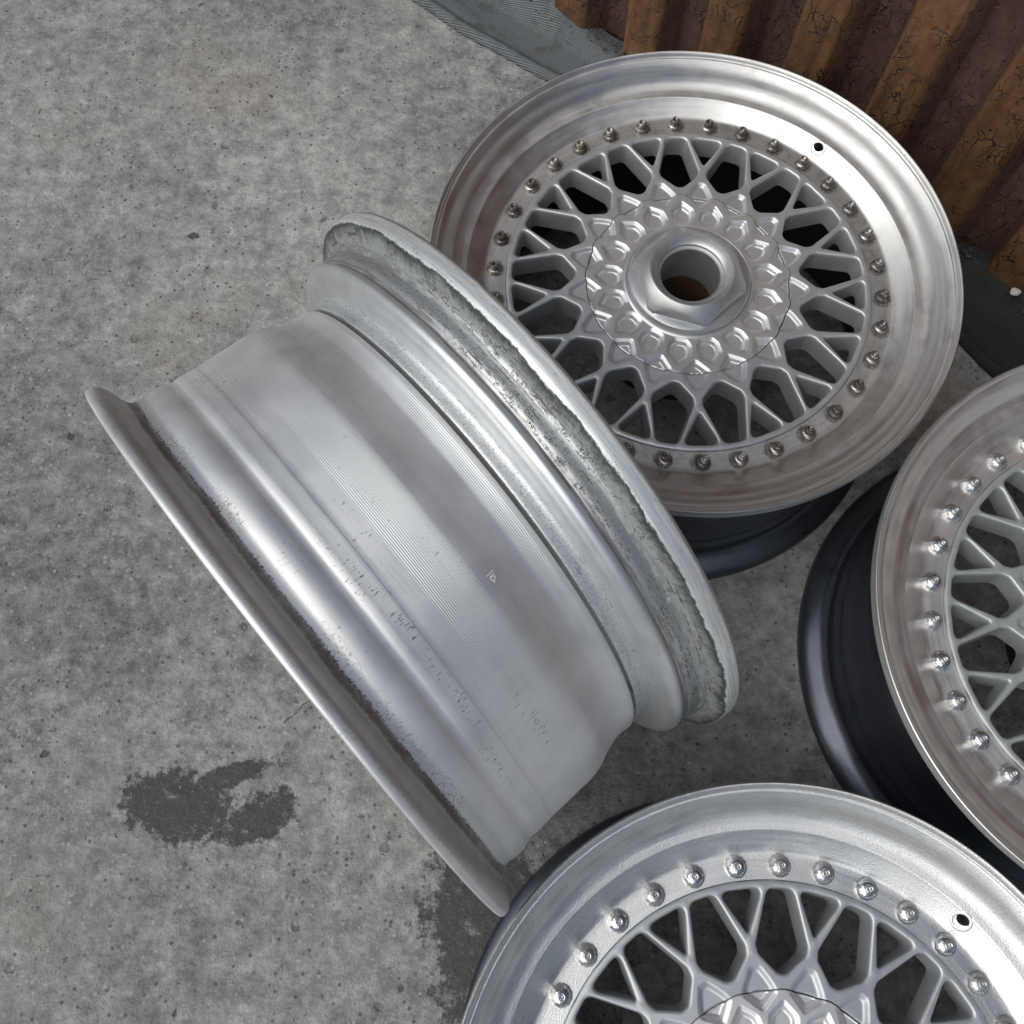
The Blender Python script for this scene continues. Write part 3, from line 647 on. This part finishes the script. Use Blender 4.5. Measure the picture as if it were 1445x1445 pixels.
# ------------------------------------------------------------------ corrugated wall
n_ = Vector((.613, .790, 0)).normalized(); t_ = Vector((n_.y, -n_.x, 0)); OFF = .314
WM = Matrix(((t_.x, -n_.x, 0, n_.x * OFF), (t_.y, -n_.y, 0, n_.y * OFF), (0, 0, 1, 0), (0, 0, 0, 1)))   # local x along wall, y towards viewer, z up
PITCH = .1000; DEP = .030
one = [(.002, 0), (.005, .0), (.020, .0), (.036, 0), (.0395, -.0008), (.0435, -.004), (.0560, -.0265), (.0590, -.0293), (.0625, -DEP), (.076, -DEP), (.0865, -DEP), (.0900, -.0290), (.0925, -.026), (.0985, -.004), (.1003, -.0008)]
cols = []
for k in range(-22, 26):
    cols += [(-.381 + k * PITCH + u, d) for u, d in one]
zs = [.004, .012, .03] + list(np.arange(.05, .6, .02)) + list(np.arange(.62, 1.10, .12))
V = []; F = []
for i, z in enumerate(zs):
    for u, d in cols:
        j = .0016 * math.sin(9 * z + 5 * u) + .0012 * math.sin(31 * u + 17 * z) + (.0025 * math.sin(60 * u) * math.sin(40 * u + 1) if i == 0 else 0)
        V.append((u + .001 * math.sin(13 * z + 20 * u), d + j, z))
nc = len(cols)
F = [(i * nc + j, i * nc + j + 1, (i + 1) * nc + j + 1, (i + 1) * nc + j) for i in range(len(zs) - 1) for j in range(nc - 1)]
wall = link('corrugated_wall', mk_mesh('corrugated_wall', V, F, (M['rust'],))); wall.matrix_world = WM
md = wall.modifiers.new('thick', 'SOLIDIFY'); md.thickness = .003; md.offset = 0
tag(wall, 'rusty corrugated steel wall with flaking ochre paint behind the wheels', 'wall')

# ------------------------------------------------------------------ grey net along the wall foot
def hem(u): return .064 + .009 * ss((-.28 - u) / .10) + .024 * ss((u - .20) / .10)
V = []; F = []; nu = 420; nv = 44
rs = np.random.RandomState(3); ph = rs.rand(12) * 6.28
for i in range(nu):
    u = -1.5 + 2.7 * i / (nu - 1)
    hm = float(hem(np.array(u))) + .0025 * math.sin(17 * u + ph[0]) + .0012 * math.sin(47 * u + ph[1])
    for j in range(nv):
        s = j / (nv - 1); d = hm * (1 - s) - .028 * s
        e = hm - d                                        # distance in from the hem
        z = .0022 + .0075 * math.exp(-((e - .007) / .0055)**2)
        z += .0040 * max(0, math.sin(70 * e + 3 * math.sin(6 * u + ph[2]) + ph[3])) * min(1, max(0, (e - .014) / .02))
        z += .0030 * (math.sin(23 * u + 60 * e + ph[4]) + 1) * .5 * min(1, e / .02)
        z += .030 * float(ss(np.array((.020 - d) / .03))) * (0.6 + .4 * math.sin(11 * u + ph[5]) * math.sin(29 * u + ph[6]))
        if j == 0: z = .0008
        elif j == 1: z = .0045
        V.append((u, d + .004, z))
F = [(i * nv + j, (i + 1) * nv + j, (i + 1) * nv + j + 1, i * nv + j + 1) for i in range(nu - 1) for j in range(nv - 1)]
net = link('shade_net', mk_mesh('shade_net', V, F, (M['net'],))); net.matrix_world = WM
md = net.modifiers.new('thick', 'SOLIDIFY'); md.thickness = .0008; md.offset = -1
tag(net, 'dusty grey woven net folded along the foot of the rusty wall', 'net')

# ------------------------------------------------------------------ loose bits
def lumps(name, spots, mat, kind='stuff'):
    V = []; F = []
    ico = bmesh.new(); bmesh.ops.create_icosphere(ico, subdivisions=1, radius=1)
    iv = [v.co.copy() for v in ico.verts]; fi = [[v.index for v in f.verts] for f in ico.faces]; ico.free()
    for (x, y, z, r) in spots:
        b = len(V); sc = (rng.uniform(.7, 1.3), rng.uniform(.7, 1.3), rng.uniform(.45, .8)); a = rng.uniform(0, 6.28); ca, sa = math.cos(a), math.sin(a)
        for v in iv:
            k = r * rng.uniform(.75, 1.2); X, Y, Z = v.x * sc[0] * k, v.y * sc[1] * k, v.z * sc[2] * k
            V.append((x + X * ca - Y * sa, y + X * sa + Y * ca, z + Z))
        F += [tuple(b + q for q in f) for f in fi]
    o = link(name, mk_mesh(name, V, F, (mat,), smooth=False)); o['kind'] = kind
    return o
sp = []
for _ in range(420):
    x, y = rng.uniform(-.85, .4), rng.uniform(-.75, .6); r = rng.choice([.0004, .0005, .0006, .0008, .0012]); sp.append((x, y, r * .3, r))
lumps('grit', sp, M['grit'])
sp = []
for _ in range(1600):
    u = rng.uniform(-.75, .6); d = abs(rng.gauss(0, .008)) - .012; p = WM @ Vector((u, d + .004, 0)); r = rng.choice([.0005, .0008, .0011, .0015, .0022])
    sp.append((p.x, p.y, .012 + max(0, .016 - d) * .6 + rng.uniform(0, .006), r))
lumps('soil', sp, M['soil'])
def pebble(name, p, r, label):
    bm = bmesh.new(); bmesh.ops.create_icosphere(bm, subdivisions=2, radius=r)
    for v in bm.verts: v.co = Vector((v.co.x * 1.2, v.co.y, v.co.z * .7)) * rng.uniform(.85, 1.12)
    me = bpy.data.meshes.new(name); bm.to_mesh(me); bm.free(); me.materials.append(M['pale'])
    o = link(name, me); o.location = p; tag(o, label, 'pebble')
    return o
p = WM @ Vector((.254, .010, .0)); pebble('pebble', (p.x, p.y, .034), .0050, 'small pale pebble at the foot of the rusty wall')

# scratched marks on the standing barrel (part of that wheel)
def marks(parent, strokes, th0, z0, mat):
    for st_ in strokes:
        V = []; F = []
        for i in range(len(st_) - 1):
            (a0, b0), (a1, b1) = st_[i], st_[i + 1]; dx, dy = a1 - a0, b1 - b0; L = math.hypot(dx, dy); nx, ny = -dy / L * .00022, dx / L * .00022
            k = len(V)
            for (u, w) in ((a0 + nx, b0 + ny), (a0 - nx, b0 - ny), (a1 - nx, b1 - ny), (a1 + nx, b1 + ny)):
                z = z0 + w; rr0 = float(np.interp(z, bo[::-1, 1], bo[::-1, 0])) 
                for dr in (.0000, .00022): t = th0 + u / rr0; V.append(((rr0 + dr) * math.cos(t), (rr0 + dr) * math.sin(t), z))
            F += [(k + 1, k + 3, k + 5, k + 7), (k, k + 1, k + 7, k + 6), (k + 2, k + 4, k + 5, k + 3), (k, k + 2, k + 3, k + 1), (k + 4, k + 6, k + 7, k + 5)]
        link('scratched_mark', mk_mesh('scratched_mark', V, F, (mat,), smooth=False), parent)
bar2 = [o for o in w2.children if o.name.startswith('barrel')][0]
q = .001
marks(bar2, [[(0, 3.2 * q), (0, -2.6 * q)], [(1.6 * q, 2.6 * q), (1.7 * q, -.8 * q), (2.6 * q, 1.0 * q)], [(2.6 * q, 1.6 * q), (3.6 * q, 1.8 * q), (4.2 * q, .4 * q), (3.6 * q, -1.4 * q), (2.6 * q, -1.5 * q), (2.1 * q, -.2 * q)],
             [(4.9 * q, .2 * q), (4.9 * q, -1.0 * q), (5.4 * q, -.9 * q), (5.4 * q, .1 * q)]], 2.000, HW - .0985, M['mark'])
